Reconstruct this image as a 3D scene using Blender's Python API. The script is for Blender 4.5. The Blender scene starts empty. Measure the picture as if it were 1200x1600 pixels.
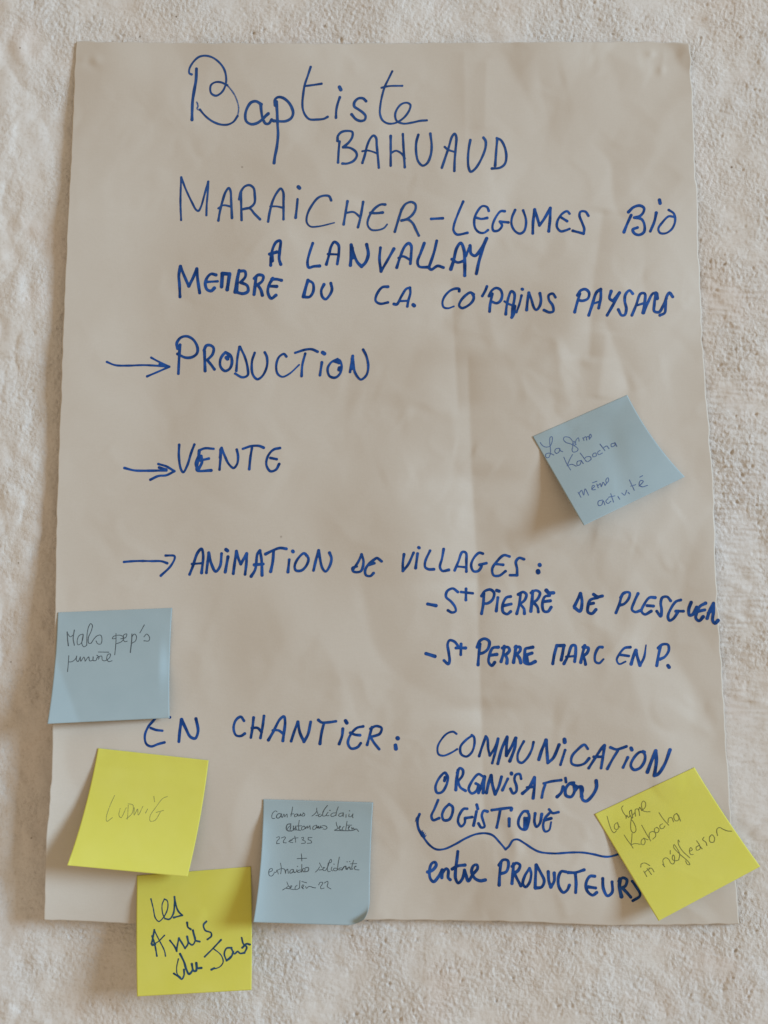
import bpy, math, numpy as np
from mathutils import Matrix

# ------------------------------------------------------------------ camera
F, CX, CY = 1202.0, 600.0, 800.0          # focal length and centre in photograph pixels (1200 x 1600)
TH = math.radians(6.1)                    # the phone looks slightly upwards
D = 0.535                                 # metres from phone to wall
sc = bpy.context.scene
cam_d = bpy.data.cameras.new("camera"); cam = bpy.data.objects.new("camera", cam_d)
sc.collection.objects.link(cam); sc.camera = cam
cam_d.sensor_fit = 'VERTICAL'; cam_d.sensor_height = 24.0; cam_d.lens = 24.0 * F / 1600.0
cam_d.clip_start = 0.01; cam_d.clip_end = 50
cam.location = (0, -D, 0); cam.rotation_euler = (math.pi / 2 + TH, 0, 0)

# ------------------------------------------------------------------ ambient room light
w = bpy.data.worlds.new("World"); sc.world = w; w.use_nodes = True
bg = w.node_tree.nodes["Background"]
bg.inputs[0].default_value = (1.0, 0.82, 0.60, 1); bg.inputs[1].default_value = 0.54

# ------------------------------------------------------------------ window light from the right
ld = bpy.data.lights.new("window_light", 'AREA'); lo = bpy.data.objects.new("window_light", ld)
sc.collection.objects.link(lo)
ld.shape = 'RECTANGLE'; ld.size = 1.7; ld.size_y = 1.7
ld.energy = 390.0; ld.color = (0.55, 0.78, 1.0)
from mathutils import Vector
lo.location = Vector((5.1, -2.55, 1.5))
lo.rotation_euler = (Vector((0, 0, 0.0)) - lo.location).to_track_quat('-Z', 'Y').to_euler()
sc.view_settings.view_transform = 'Standard'; sc.view_settings.look = 'None'
sc.view_settings.exposure = 0.0; sc.view_settings.gamma = 1.0; sc.view_settings.use_curve_mapping = False

# ------------------------------------------------------------------ geometry helpers
def P(px, py, h):
    """point whose distance from the wall is h metres, seen at photograph pixel (px, py)"""
    px = np.asarray(px, float); py = np.asarray(py, float); h = np.asarray(h, float)
    u = (px - CX) / F; v = (CY - py) / F
    dy = math.cos(TH) - math.sin(TH) * v; dz = math.sin(TH) + math.cos(TH) * v
    t = (D - h) / dy
    return np.stack([u * t, -D + dy * t, dz * t], -1)

def mesh_obj(name, verts, faces, mat, parent=None, smooth=True):
    """faces: (n,4) or (n,3) int array, or list of two arrays"""
    me = bpy.data.meshes.new(name)
    groups = faces if isinstance(faces, list) else [faces]
    groups = [g for g in groups if len(g)]
    me.vertices.add(len(verts)); me.vertices.foreach_set("co", np.asarray(verts, np.float32).ravel())
    loops = np.concatenate([g.ravel() for g in groups]).astype(np.int32)
    counts = np.concatenate([np.full(len(g), g.shape[1]) for g in groups])
    starts = np.concatenate([[0], np.cumsum(counts)[:-1]]).astype(np.int32)
    me.loops.add(len(loops)); me.loops.foreach_set("vertex_index", loops)
    me.polygons.add(len(counts)); me.polygons.foreach_set("loop_start", starts)
    if smooth: me.polygons.foreach_set("use_smooth", np.ones(len(counts), bool))
    me.update(calc_edges=True); me.validate()
    me.materials.append(mat)
    o = bpy.data.objects.new(name, me); sc.collection.objects.link(o)
    if parent is not None: o.parent = parent; o.matrix_parent_inverse = Matrix.Translation(-parent.location)
    return o

def grid_faces(nv, nu):
    i = np.arange(nv * nu).reshape(nv, nu)
    return np.stack([i[1:, :-1], i[1:, 1:], i[:-1, 1:], i[:-1, :-1]], -1).reshape(-1, 4)

# smooth noise fields over the photographed area (periodic, 2 px cells)
X0, Y0, STEP, NX, NY = -400.0, -400.0, 2.0, 1024, 1280
rng = np.random.default_rng(7)
fy = np.fft.fftfreq(NY, STEP)[:, None]; fx = np.fft.fftfreq(NX, STEP)[None, :]
def band(lam_lo, lam_hi, ax=1.0, ay=1.0, power=0.0, seed=0):
    """unit-variance noise holding wavelengths lam_lo..lam_hi px; ax/ay stretch it"""
    r = np.random.default_rng(seed)
    f = np.sqrt((fx * ax) ** 2 + (fy * ay) ** 2) + 1e-9
    flo, fhi = 1 / lam_hi, 1 / lam_lo
    m = np.exp(-(f / fhi) ** 4) * (1 - np.exp(-(f / flo) ** 4)) * f ** (-power)
    n = np.fft.ifft2(np.fft.fft2(r.standard_normal((NY, NX))) * m).real
    return n / n.std()
def sample(field, px, py):
    gx = (np.asarray(px, float) - X0) / STEP; gy = (np.asarray(py, float) - Y0) / STEP
    gx = np.clip(gx, 0, NX - 1.001); gy = np.clip(gy, 0, NY - 1.001)
    ix = gx.astype(int); iy = gy.astype(int); a = gx - ix; b = gy - iy
    return (field[iy, ix] * (1 - a) * (1 - b) + field[iy, ix + 1] * a * (1 - b)
            + field[iy + 1, ix] * (1 - a) * b + field[iy + 1, ix + 1] * a * b)
GX = X0 + STEP * np.arange(NX)[None, :]; GY = Y0 + STEP * np.arange(NY)[:, None]
def sstep(a, b, x):
    t = np.clip((x - a) / (b - a), 0, 1); return t * t * (3 - 2 * t)
MM = 0.001

# ------------------------------------------------------------------ materials
def new_mat(name):
    m = bpy.data.materials.new(name); m.use_nodes = True
    nt = m.node_tree; b = nt.nodes["Principled BSDF"]
    b.inputs["Specular IOR Level"].default_value = 0.25
    return m, nt, b
def N(nt, kind, **kw):
    n = nt.nodes.new(kind)
    for k, v in kw.items(): setattr(n, k, v)
    return n
def noise(nt, co, scale, detail=3, rough=0.55):
    n = N(nt, 'ShaderNodeTexNoise'); n.inputs['Scale'].default_value = scale
    n.inputs['Detail'].default_value = detail; n.inputs['Roughness'].default_value = rough
    nt.links.new(co, n.inputs['Vector']); return n.outputs['Fac']
def ramp(nt, fac, stops):
    r = N(nt, 'ShaderNodeValToRGB'); el = r.color_ramp.elements
    while len(el) < len(stops): el.new(0.5)
    for e, (p, c) in zip(el, stops): e.position = p; e.color = tuple(c) + ((1,) if len(c) == 3 else ())
    nt.links.new(fac, r.inputs[0]); return r.outputs[0]
def mixc(nt, fac, a, b, mode='MIX'):
    m = N(nt, 'ShaderNodeMix', data_type='RGBA', blend_type=mode)
    for s, v in ((0, fac), (6, a), (7, b)):
        if hasattr(v, 'links'): nt.links.new(v, m.inputs[s])
        else: m.inputs[s].default_value = v if s == 0 else tuple(v) + (1,)
    return m.outputs[2]
def bump(nt, b, h, dist, strength=1.0):
    n = N(nt, 'ShaderNodeBump'); n.inputs['Distance'].default_value = dist; n.inputs['Strength'].default_value = strength
    nt.links.new(h, n.inputs['Height']); nt.links.new(n.outputs[0], b.inputs['Normal'])

def wall_material():
    m, nt, b = new_mat("limewashed_plaster")
    co = N(nt, 'ShaderNodeTexCoord').outputs['Object']
    base = ramp(nt, noise(nt, co, 7, 4), [(0.3, (0.64, 0.565, 0.505)), (0.5, (0.645, 0.595, 0.55)), (0.7, (0.65, 0.615, 0.59))])
    pink = ramp(nt, noise(nt, co, 18, 3), [(0.54, (0, 0, 0)), (0.80, (0.8, 0.8, 0.8))])
    c = mixc(nt, pink, base, (0.66, 0.58, 0.53))
    grain = ramp(nt, noise(nt, co, 420, 3, 0.7), [(0.28, (0.88, 0.86, 0.83)), (0.50, (1, 1, 1))])
    c = mixc(nt, 1.0, c, grain, 'MULTIPLY')
    v = N(nt, 'ShaderNodeTexVoronoi'); v.inputs['Scale'].default_value = 60; nt.links.new(co, v.inputs['Vector'])
    gate = ramp(nt, noise(nt, co, 9, 2), [(0.53, (0, 0, 0)), (0.57, (1, 1, 1))])
    dot = ramp(nt, v.outputs['Distance'], [(0.035, (1, 1, 1)), (0.06, (0, 0, 0))])
    f = mixc(nt, 1.0, dot, gate, 'MULTIPLY')
    c = mixc(nt, f, c, (0.28, 0.22, 0.17))
    nt.links.new(c, b.inputs['Base Color']); b.inputs['Roughness'].default_value = 0.92
    # sandy grit: rounded grains and little pits
    dn = N(nt, 'ShaderNodeTexNoise'); dn.inputs['Scale'].default_value = 180; nt.links.new(co, dn.inputs['Vector'])
    dv = N(nt, 'ShaderNodeVectorMath', operation='SCALE'); dv.inputs['Scale'].default_value = 0.004
    nt.links.new(dn.outputs['Color'], dv.inputs[0])
    ad = N(nt, 'ShaderNodeVectorMath', operation='ADD'); nt.links.new(co, ad.inputs[0]); nt.links.new(dv.outputs[0], ad.inputs[1])
    v2 = N(nt, 'ShaderNodeTexVoronoi', feature='SMOOTH_F1'); v2.inputs['Scale'].default_value = 330; nt.links.new(ad.outputs[0], v2.inputs['Vector'])
    grit = ramp(nt, noise(nt, co, 420, 4, 0.72), [(0.25, (0, 0, 0)), (0.75, (1, 1, 1))])
    amt = N(nt, 'ShaderNodeAttribute', attribute_name='grit').outputs['Fac']
    am = N(nt, 'ShaderNodeCombineColor'); [nt.links.new(amt, am.inputs[i]) for i in range(3)]; amt = am.outputs[0]
    inv = N(nt, 'ShaderNodeMath', operation='SUBTRACT'); inv.inputs[0].default_value = 1.0; nt.links.new(v2.outputs['Distance'], inv.inputs[1])
    hh = mixc(nt, 0.45, grit, inv.outputs[0]); hh = mixc(nt, 1.0, hh, amt, 'MULTIPLY')
    bump(nt, b, hh, 0.0022, 0.60)
    return m

def paper_material():
    m, nt, b = new_mat("kraft_paper")
    co = N(nt, 'ShaderNodeTexCoord').outputs['Object']
    base = ramp(nt, noise(nt, co, 9, 3), [(0.35, (0.535, 0.468, 0.398)), (0.65, (0.56, 0.500, 0.435))])
    mp = N(nt, 'ShaderNodeMapping'); mp.inputs['Scale'].default_value = (1, 1, 6); nt.links.new(co, mp.inputs['Vector'])
    fib = ramp(nt, noise(nt, mp.outputs[0], 260, 4, 0.7), [(0.3, (0.965, 0.96, 0.95)), (0.7, (1.0, 1.0, 1.0))])
    c = mixc(nt, 1.0, base, fib, 'MULTIPLY')
    v = N(nt, 'ShaderNodeTexVoronoi'); v.inputs['Scale'].default_value = 22; nt.links.new(co, v.inputs['Vector'])
    dot = ramp(nt, v.outputs['Distance'], [(0.012, (0.6, 0.6, 0.6)), (0.022, (0, 0, 0))])
    c = mixc(nt, dot, c, (0.25, 0.2, 0.16))
    nt.links.new(c, b.inputs['Base Color']); b.inputs['Roughness'].default_value = 0.62
    bump(nt, b, noise(nt, co, 700, 3, 0.6), 0.0002, 0.25)
    return m

def note_material(name, lo_c, hi_c):
    m, nt, b = new_mat(name)
    co = N(nt, 'ShaderNodeTexCoord').outputs['Object']
    c = ramp(nt, noise(nt, co, 40, 3), [(0.3, lo_c), (0.7, hi_c)])
    nt.links.new(c, b.inputs['Base Color']); b.inputs['Roughness'].default_value = 0.75
    bump(nt, b, noise(nt, co, 1200, 2, 0.6), 0.0001, 0.2)
    tr = N(nt, 'ShaderNodeBsdfTranslucent'); nt.links.new(c, tr.inputs[0])
    mx = N(nt, 'ShaderNodeMixShader'); mx.inputs[0].default_value = 0.22
    nt.links.new(b.outputs[0], mx.inputs[1]); nt.links.new(tr.outputs[0], mx.inputs[2])
    nt.links.new(mx.outputs[0], nt.nodes['Material Output'].inputs[0])
    return m

def ink_material(name, dark, light, scale=130, rough=0.5, gap=None):
    m, nt, b = new_mat(name); b.inputs['Specular IOR Level'].default_value = 0.12
    co = N(nt, 'ShaderNodeTexCoord').outputs['Object']
    c = ramp(nt, noise(nt, co, scale, 3, 0.6), [(0.35, dark), (0.68, light)])
    nt.links.new(c, b.inputs['Base Color']); b.inputs['Roughness'].default_value = rough
    if gap:
        a = ramp(nt, noise(nt, co, 1500, 2, 0.6), [(gap[0], (0, 0, 0)), (gap[1], (1, 1, 1))])
        tp = N(nt, 'ShaderNodeBsdfTransparent'); mx = N(nt, 'ShaderNodeMixShader')
        nt.links.new(a, mx.inputs[0]); nt.links.new(tp.outputs[0], mx.inputs[1]); nt.links.new(b.outputs[0], mx.inputs[2])
        nt.links.new(mx.outputs[0], nt.nodes['Material Output'].inputs[0])
    return m

M_WALL = wall_material(); M_PAPER = paper_material()
M_BLUE = note_material("pale_blue_note_paper", (0.390, 0.475, 0.500), (0.415, 0.50, 0.525))
M_YELL = note_material("yellow_note_paper", (0.745, 0.695, 0.115), (0.77, 0.72, 0.145))
M_INK = ink_material("blue_marker_ink", (0.004, 0.034, 0.150), (0.020, 0.090, 0.34))
M_INK_THIN = ink_material("paler_blue_marker_ink", (0.012, 0.048, 0.17), (0.028, 0.088, 0.27), scale=90)
M_DRY = ink_material("dry_blue_marker_ink", (0.03, 0.09, 0.28), (0.06, 0.14, 0.34), gap=(0.30, 0.55))
M_TEAL = ink_material("dark_teal_pen_ink", (0.010, 0.045, 0.085), (0.03, 0.085, 0.15))
M_BALL = ink_material("blue_ballpoint_ink", (0.07, 0.11, 0.24), (0.13, 0.19, 0.33), gap=(0.15, 0.45))
M_PEN = ink_material("dark_ballpoint_ink", (0.045, 0.055, 0.065), (0.10, 0.12, 0.13), gap=(0.15, 0.42))
M_GREY = ink_material("olive_ballpoint_trace", (0.13, 0.13, 0.045), (0.22, 0.22, 0.07), gap=(0.12, 0.40))
M_PCL = ink_material("pencil_graphite", (0.22, 0.22, 0.08), (0.36, 0.36, 0.12), gap=(0.25, 0.60))

# ------------------------------------------------------------------ wall
def wall_height():
    grain = band(5, 11, ax=0.9, ay=1.25, seed=1)
    coarse = band(10, 26, seed=2)
    lump = band(26, 90, seed=3)
    big = band(160, 600, seed=4)
    streak = band(5, 16, ax=6.0, ay=1.0, seed=5)          # trowel marks run sideways
    left = sstep(120, 10, GX) * np.ones_like(GY)
    right = sstep(1040, 1120, GX) * sstep(360, 460, GY) * sstep(1150, 1000, GY)
    smooth_right = sstep(1080, 1120, GX) * sstep(980, 1120, GY) * sstep(1440, 1340, GY)
    smooth_left = left * sstep(560, 420, GY) * sstep(60, 200, GY)
    region = band(90, 340, seed=6)
    rough = np.clip(0.64 + 0.22 * region + 0.14 * band(40, 110, seed=7), 0.22, 1.05)
    rough = rough * (1 - 0.80 * smooth_right) * (1 - 0.40 * left) * (1 - 0.35 * smooth_left)
    g = np.maximum(grain, -1.2)
    pits = -np.maximum(band(7, 16, ax=1.1, seed=8) - 1.35, 0)
    h = 0.175 * g * rough + 0.075 * coarse * rough
    h = h + 0.62 * pits * np.clip(rough + 0.15, 0, 1)
    h = h + 0.15 * lump * (1 + 0.8 * left) + 0.6 * big + 6.0 * sstep(170, -140, GX) + 8.0 * sstep(1060, 1420, GX)
    h = h + streak * (0.03 + 0.15 * right + 0.05 * smooth_right)
    # thick brushed coats and patched filler near the left
    h = h + left * (0.60 * np.abs(band(60, 200, ax=0.7, ay=1.4, seed=9)) + 0.42 * np.tanh(3 * band(50, 160, ax=0.8, ay=1.5, seed=10)) * 0.5)
    h = h + 0.22 * np.tanh(4 * (band(110, 320, seed=11) - 0.3)) * (1 - left)
    return h * MM, rough
WALL, ROUGH = wall_height()
def axis(lo, a, b, hi, fine, coarse):
    return np.concatenate([np.arange(lo, a, coarse), np.arange(a, b, fine), np.arange(b, hi + coarse, coarse)])
ax_x = axis(-380, -20, 1220, 1600, 1.8, 8.0); ax_y = axis(-380, -20, 1620, 2100, 1.8, 8.0)
WX, WY = np.meshgrid(ax_x, ax_y)
wv = P(WX, WY, sample(WALL, WX, WY)).reshape(-1, 3)
wall = mesh_obj("plaster_wall", wv, grid_faces(len(ax_y), len(ax_x)), M_WALL)
wall["kind"] = "structure"
at = wall.data.attributes.new("grit", 'FLOAT', 'POINT'); at.data.foreach_set("value", sample(ROUGH, WX, WY).astype(np.float32).ravel())

# ------------------------------------------------------------------ the sheet of paper
def interp(y, pts):
    ys, xs = zip(*pts); return np.interp(y, ys, xs)
LEFT = [(65, 118), (190, 113), (350, 105), (520, 98), (650, 94), (800, 88), (930, 86), (1100, 83), (1200, 81), (1330, 71), (1440, 68)]
RIGHT = [(66, 1078), (180, 1083), (330, 1090), (480, 1095), (640, 1105), (760, 1115), (900, 1118), (1050, 1128), (1250, 1140), (1445, 1155)]
TOP = [(0, 65), (0.2, 67), (0.45, 68), (0.75, 66), (0.93, 65), (1, 68)]
BOT = [(0, 1437), (0.13, 1443), (0.3, 1441), (0.5, 1437), (0.68, 1440), (0.8, 1446), (1, 1444)]

def fold(x0, y0, x1, y1, width, amp, eps=4.0):
    """a crease along a segment; amp (mm) > 0 ridge, < 0 valley"""
    dx, dy = x1 - x0, y1 - y0; L = math.hypot(dx, dy); dx /= L; dy /= L
    s = (GX - x0) * dx + (GY - y0) * dy; n = -(GX - x0) * dy + (GY - y0) * dx
    along = sstep(-0.35 * width, 0.3 * width, s) * sstep(L + 0.35 * width, L - 0.3 * width, s)
    return amp * along * np.exp(-np.sqrt(n * n + eps * eps) / width)
def dent(x, y, rx, ry, amp, rot=0.0):
    c, s = math.cos(rot), math.sin(rot)
    a = ((GX - x) * c + (GY - y) * s) / rx; b = (-(GX - x) * s + (GY - y) * c) / ry
    return amp * np.exp(-(a * a + b * b))

def facets(cell, angle, seed, warp=0.35, ay=1.0, soft=3.0):
    """crumple: flat triangular facets meeting in creases, unit variance"""
    c, s = math.cos(angle), math.sin(angle)
    wx = band(cell * 1.2, cell * 4, seed=seed + 1) * warp; wy = band(cell * 1.2, cell * 4, seed=seed + 2) * warp
    gx = (GX * c + GY * s) / cell + wx + 40; gy = (-GX * s + GY * c) / (cell * ay) + wy + 40
    ix = np.floor(gx).astype(int); iy = np.floor(gy).astype(int); a = gx - ix; b = gy - iy
    rr = np.random.default_rng(seed); hv = rr.standard_normal((128, 128)); fl = rr.random((128, 128)) > 0.5
    z = lambda i, j: hv[j % 128, i % 128]
    h00, h10, h01, h11 = z(ix, iy), z(ix + 1, iy), z(ix, iy + 1), z(ix + 1, iy + 1)
    up = np.where(a > b, h00 + a * (h10 - h00) + b * (h11 - h10), h00 + b * (h01 - h00) + a * (h11 - h01))
    dn = np.where(a + b < 1, h00 + a * (h10 - h00) + b * (h01 - h00), h11 + (1 - a) * (h01 - h11) + (1 - b) * (h10 - h11))
    o = np.where(fl[iy % 128, ix % 128], up, dn)
    o = np.fft.ifft2(np.fft.fft2(o) * np.exp(-(fx ** 2 + fy ** 2) * 2 * (math.pi * soft) ** 2)).real
    return o / o.std()

def paper_height():
    h = 3.6 + 3.4 * np.exp(-((GX - 745) / 230.0) ** 2) * sstep(250, 480, GY) * sstep(1440, 1250, GY) + 1.6 * np.exp(-((GX - 935) / 110.0) ** 2 - ((GY - 470) / 170.0) ** 2)
    # left border bellies off the wall
    lift = interp(GY[:, 0], [(60, 0.3), (180, 1.5), (340, 7.5), (500, 6.0), (700, 5.0), (850, 10), (1020, 18.0), (1150, 19.0),
                             (1280, 18.0), (1445, 14.0)])[:, None]
    h = h + lift * np.exp(-np.maximum(GX - 70, 0) / 130.0)
    h = h + 3.2 * sstep(1200, 1445, GY) * sstep(1150, 500, GX)
    h = h + 1.2 * band(240, 620, seed=21) + 0.20 * band(130, 280, seed=22)
    right = 0.35 + 0.65 * sstep(420, 800, GX); top = np.clip(right + 0.4 * sstep(420, 120, GY), 0, 1.1)
    calm = np.clip(0.7 + 0.5 * band(120, 400, seed=29), 0.15, 1.3)
    h = h + 0.75 * facets(170, 0.45, 51, ay=1.3, soft=4) * (0.55 + 0.45 * top)
    h = h + 0.38 * facets(84, -0.3, 61, soft=2.5) * (0.25 + 0.75 * top) * calm
    h = h + 0.10 * facets(38, 0.8, 71, soft=2) * top * calm
    # the long fold right of the middle
    for a in ((705, 440, 716, 640, 48, -2.2), (731, 560, 738, 760, 60, -2.8), (737, 740, 748, 920, 62, -3.6),
              (745, 900, 752, 1120, 55, -3.4), (752, 1100, 757, 1300, 42, -2.2), (725, 80, 727, 220, 18, 0.5), (760, 95, 757, 200, 16, 0.5)):
        h = h + fold(*a, eps=1.5)
    # creases near the right middle
    for a in ((942, 330, 926, 450, 22, -1.5), (926, 450, 920, 560, 20, -1.8), (945, 500, 985, 610, 20, -1.3), (948, 520, 935, 620, 16, 0.8),
              (985, 600, 1040, 590, 26, 0.4), (705, 640, 712, 700, 14, 0.40), (712, 700, 740, 705, 12, -0.35), (740, 705, 775, 730, 16, 0.4),
              (600, 745, 640, 730, 22, 0.4), (540, 590, 590, 610, 20, -0.35), (168, 700, 192, 735, 12, 0.30), (1010, 430, 1070, 480, 24, 0.45),
              (880, 1410, 888, 1432, 7, 0.5), (760, 1435, 870, 1405, 22, -0.5), (640, 1300, 700, 1420, 30, 0.35), (800, 470, 850, 560, 30, 0.45),
              (930, 835, 990, 850, 14, 0.5), (990, 850, 1060, 800, 18, 0.45), (880, 860, 930, 935, 26, -0.4), (300, 560, 420, 600, 40, 0.35),
              (500, 330, 620, 380, 40, 0.35), (430, 980, 560, 940, 40, 0.35), (250, 1060, 400, 1040, 40, 0.3), (1050, 900, 1060, 1010, 26, 0.5),
              (880, 120, 1000, 92, 20, 0.55), (930, 70, 1015, 115, 16, 0.5), (820, 660, 860, 600, 24, 0.35)):
        h = h + fold(*a)
    # thumb dents where the corners are stuck on
    h = h + dent(1027, 96, 12, 18, -1.0, 0.3) + dent(1033, 108, 7, 9, 1.1) + dent(1018, 84, 8, 6, 1.0) + dent(1036, 90, 5, 12, 0.7)
    h = h + dent(140, 100, 16, 8, -0.5, 0.5) + dent(150, 94, 8, 8, 0.5) + dent(130, 92, 8, 6, 0.4)
    rngf = np.random.default_rng(31)
    for _ in range(26):
        x, y = rngf.uniform(120, 1080), rngf.uniform(80, 1420); a = rngf.uniform(0, math.pi); L = rngf.uniform(30, 110)
        h = h + fold(x, y, x + L * math.cos(a), y + L * math.sin(a), rngf.uniform(18, 46), rngf.uniform(-0.32, 0.32), eps=2)
    # keep the sheet in front of the wall
    f2 = np.fft.fft2(WALL) * np.exp(-(fx ** 2 + fy ** 2) * 110.0 ** 2)
    h = h * MM; floor = np.fft.ifft2(f2).real + 1.0 * MM; d = h - floor
    return floor + 0.5 * (d + np.sqrt(d * d + (0.7 * MM) ** 2))
PAPER = paper_height()
def paper_h(px, py): return sample(PAPER, px, py)

nu, nv = 500, 690
U, V = np.meshgrid(np.linspace(0, 1, nu), np.linspace(0, 1, nv))
ty = np.interp(U, *zip(*TOP)); by = np.interp(U, *zip(*BOT)); PY = ty * (1 - V) + by * V
edge = band(24, 180, seed=41)
PX = interp(PY, LEFT) * (1 - U) + interp(PY, RIGHT) * U
PX = PX + sample(edge, PX, PY) * 0.42 * (np.exp(-U * 60) + 1.5 * np.exp(-(1 - U) * 60))
PY = PY + sample(edge, PY * 0.3, PX) * 0.4 * (np.exp(-V * 80) + np.exp(-(1 - V) * 80))

def empty(name, loc, label, cat, group=None):
    o = bpy.data.objects.new(name, None); sc.collection.objects.link(o); o.location = loc
    o.empty_display_size = 0.02
    o["label"] = label; o["category"] = cat
    if group: o["group"] = group
    return o
def thicken(o, t):
    m = o.modifiers.new("thickness", 'SOLIDIFY'); m.thickness = t; m.offset = -1; m.use_even_offset = False

poster = empty("paper_poster", Vector(P(600, 755, 0)), "large creased beige paper sheet hand-lettered in blue marker, stuck on the rough wall", "poster")
sheet = mesh_obj("sheet", P(PX, PY, sample(PAPER, PX, PY)).reshape(-1, 3), grid_faces(nv, nu), M_PAPER, poster)
thicken(sheet, 0.00015)

# ------------------------------------------------------------------ pen strokes
def spline(pts, step):
    pts = np.array(pts, float)
    if len(pts) == 1: pts = np.array([pts[0], pts[0] + (0.6, 0.4)])
    if len(pts) == 2:
        n = max(2, int(np.linalg.norm(pts[1] - pts[0]) / step) + 1)
        return pts[0] + (pts[1] - pts[0]) * np.linspace(0, 1, n)[:, None]
    q = np.vstack([2 * pts[0] - pts[1], pts, 2 * pts[-1] - pts[-2]])
    out = []
    for i in range(1, len(q) - 2):
        p0, p1, p2, p3 = q[i - 1:i + 3]
        t0 = 0; t1 = t0 + max(np.linalg.norm(p1 - p0), 1e-3) ** .5; t2 = t1 + max(np.linalg.norm(p2 - p1), 1e-3) ** .5
        t3 = t2 + max(np.linalg.norm(p3 - p2), 1e-3) ** .5
        n = max(2, int(np.linalg.norm(p2 - p1) / step) + 1)
        t = np.linspace(t1, t2, n, endpoint=False)[:, None]
        A1 = (t1 - t) / (t1 - t0) * p0 + (t - t0) / (t1 - t0) * p1; A2 = (t2 - t) / (t2 - t1) * p1 + (t - t1) / (t2 - t1) * p2
        A3 = (t3 - t) / (t3 - t2) * p2 + (t - t2) / (t3 - t2) * p3
        B1 = (t2 - t) / (t2 - t0) * A1 + (t - t0) / (t2 - t0) * A2; B2 = (t3 - t) / (t3 - t1) * A2 + (t - t1) / (t3 - t1) * A3
        out.append((t2 - t) / (t2 - t1) * B1 + (t - t1) / (t2 - t1) * B2)
    out.append(pts[-1:]); return np.vstack(out)

wr = np.random.default_rng(5)
def ribbon(line, width, taper, jitter):
    """returns 2-D verts (px), quads and tris of one inked line with round ends, and a 0..1 run value"""
    n = len(line)
    tan = np.gradient(line, axis=0); tan /= np.maximum(np.linalg.norm(tan, axis=1), 1e-6)[:, None]
    nor = np.stack([-tan[:, 1], tan[:, 0]], -1)
    s = np.linspace(0, 1, n); seg = np.concatenate([[0], np.cumsum(np.linalg.norm(np.diff(line, axis=0), axis=1))])
    w = width * 1.10 * (1 + jitter * 0.6 * np.sin(seg / (width * 2.6) + wr.uniform(0, 6)) + jitter * 0.7 * np.sin(seg / (width * 0.9) + wr.uniform(0, 6)))
    w = w * (1 + 0.14 * jitter / 0.08 * (np.exp(-seg / (width * .8)) + np.exp(-(seg[-1] - seg) / (width * .8))))
    if taper: w = w * (1 - taper * s ** 2.0)
    w = (w / 2)[:, None]
    ring = np.stack([line + nor * w, line, line - nor * w], 1).reshape(-1, 2)
    k = np.arange(n - 1) * 3
    quads = np.vstack([np.stack([k, k + 1, k + 4, k + 3], -1), np.stack([k + 1, k + 2, k + 5, k + 4], -1)])
    verts = [ring]; tris = []; base = len(ring); run = [np.repeat(s, 3)]
    for end in (0, n - 1):
        c = line[end]; d = -tan[end] if end == 0 else tan[end]; nn = nor[end]; r = w[end, 0]
        ang = np.linspace(-math.pi / 2, math.pi / 2, 9)[1:-1]
        cap = c + r * (np.cos(ang)[:, None] * d + np.sin(ang)[:, None] * nn)
        verts.append(cap); run.append(np.full(len(cap), s[end]))
        idx = [end * 3 + 2] + list(range(base, base + len(cap))) + [end * 3]
        for a, b in zip(idx[:-1], idx[1:]): tris.append((end * 3 + 1, a, b))
        base += len(cap)
    return np.vstack(verts), quads, np.array(tris), np.concatenate(run)

def parse(s):
    """'x,y x,y/ x,y' -> list of sub-lines; '/' marks a sharp corner"""
    subs = [[]]
    for tok in s.split():
        c = tok.endswith('/'); x, y = map(float, tok.rstrip('/').split(','))
        subs[-1].append((x, y))
        if c: subs.append([(x, y)])
    return [q for q in subs if len(q) > 1 or len(subs) == 1]

def write(name, tile, strokes, hfun, mat, parent, width, jitter=0.08, rot=None, label=None):
    """strokes: 'w:..|t:..|x,y ...' separated by ';'"""
    ox, oy, k = tile
    V_, Q_, T_, O_ = [], [], [], []; base = 0; layer = 0
    for st in strokes.split(';'):
        st = st.strip()
        if not st: continue
        wd, tp = width, 0.0
        while '|' in st:
            o, st = st.split('|', 1)
            if o.strip()[0] == 'w': wd = float(o.strip()[1:])
            else: tp = float(o.strip()[1:])
        for sub in parse(st):
            line = spline(np.array(sub) / k + (ox, oy), 1.3)
            v, q, t, r = ribbon(line, wd / k, tp, jitter)
            V_.append(v); Q_.append(q + base); T_.append(t + base); O_.append(0.000060 + 0.000004 * layer + 0.000012 * r)
            base += len(v); layer += 1
    v = np.vstack(V_); off = np.concatenate(O_)
    co = P(v[:, 0], v[:, 1], hfun(v[:, 0], v[:, 1]) + off)
    q = np.vstack(Q_); t = np.vstack(T_)
    # make every face look away from the wall (-Y)
    def orient(f):
        a, b, c = co[f[:, 0]], co[f[:, 1]], co[f[:, 2]]
        ny = np.cross(b - a, c - a)[:, 1]; f = f.copy(); f[ny > 0] = f[ny > 0][:, ::-1]; return f
    o = mesh_obj(name, co, [orient(q), orient(t)], mat, parent)
    if label: o["label"] = label
    return o

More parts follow.
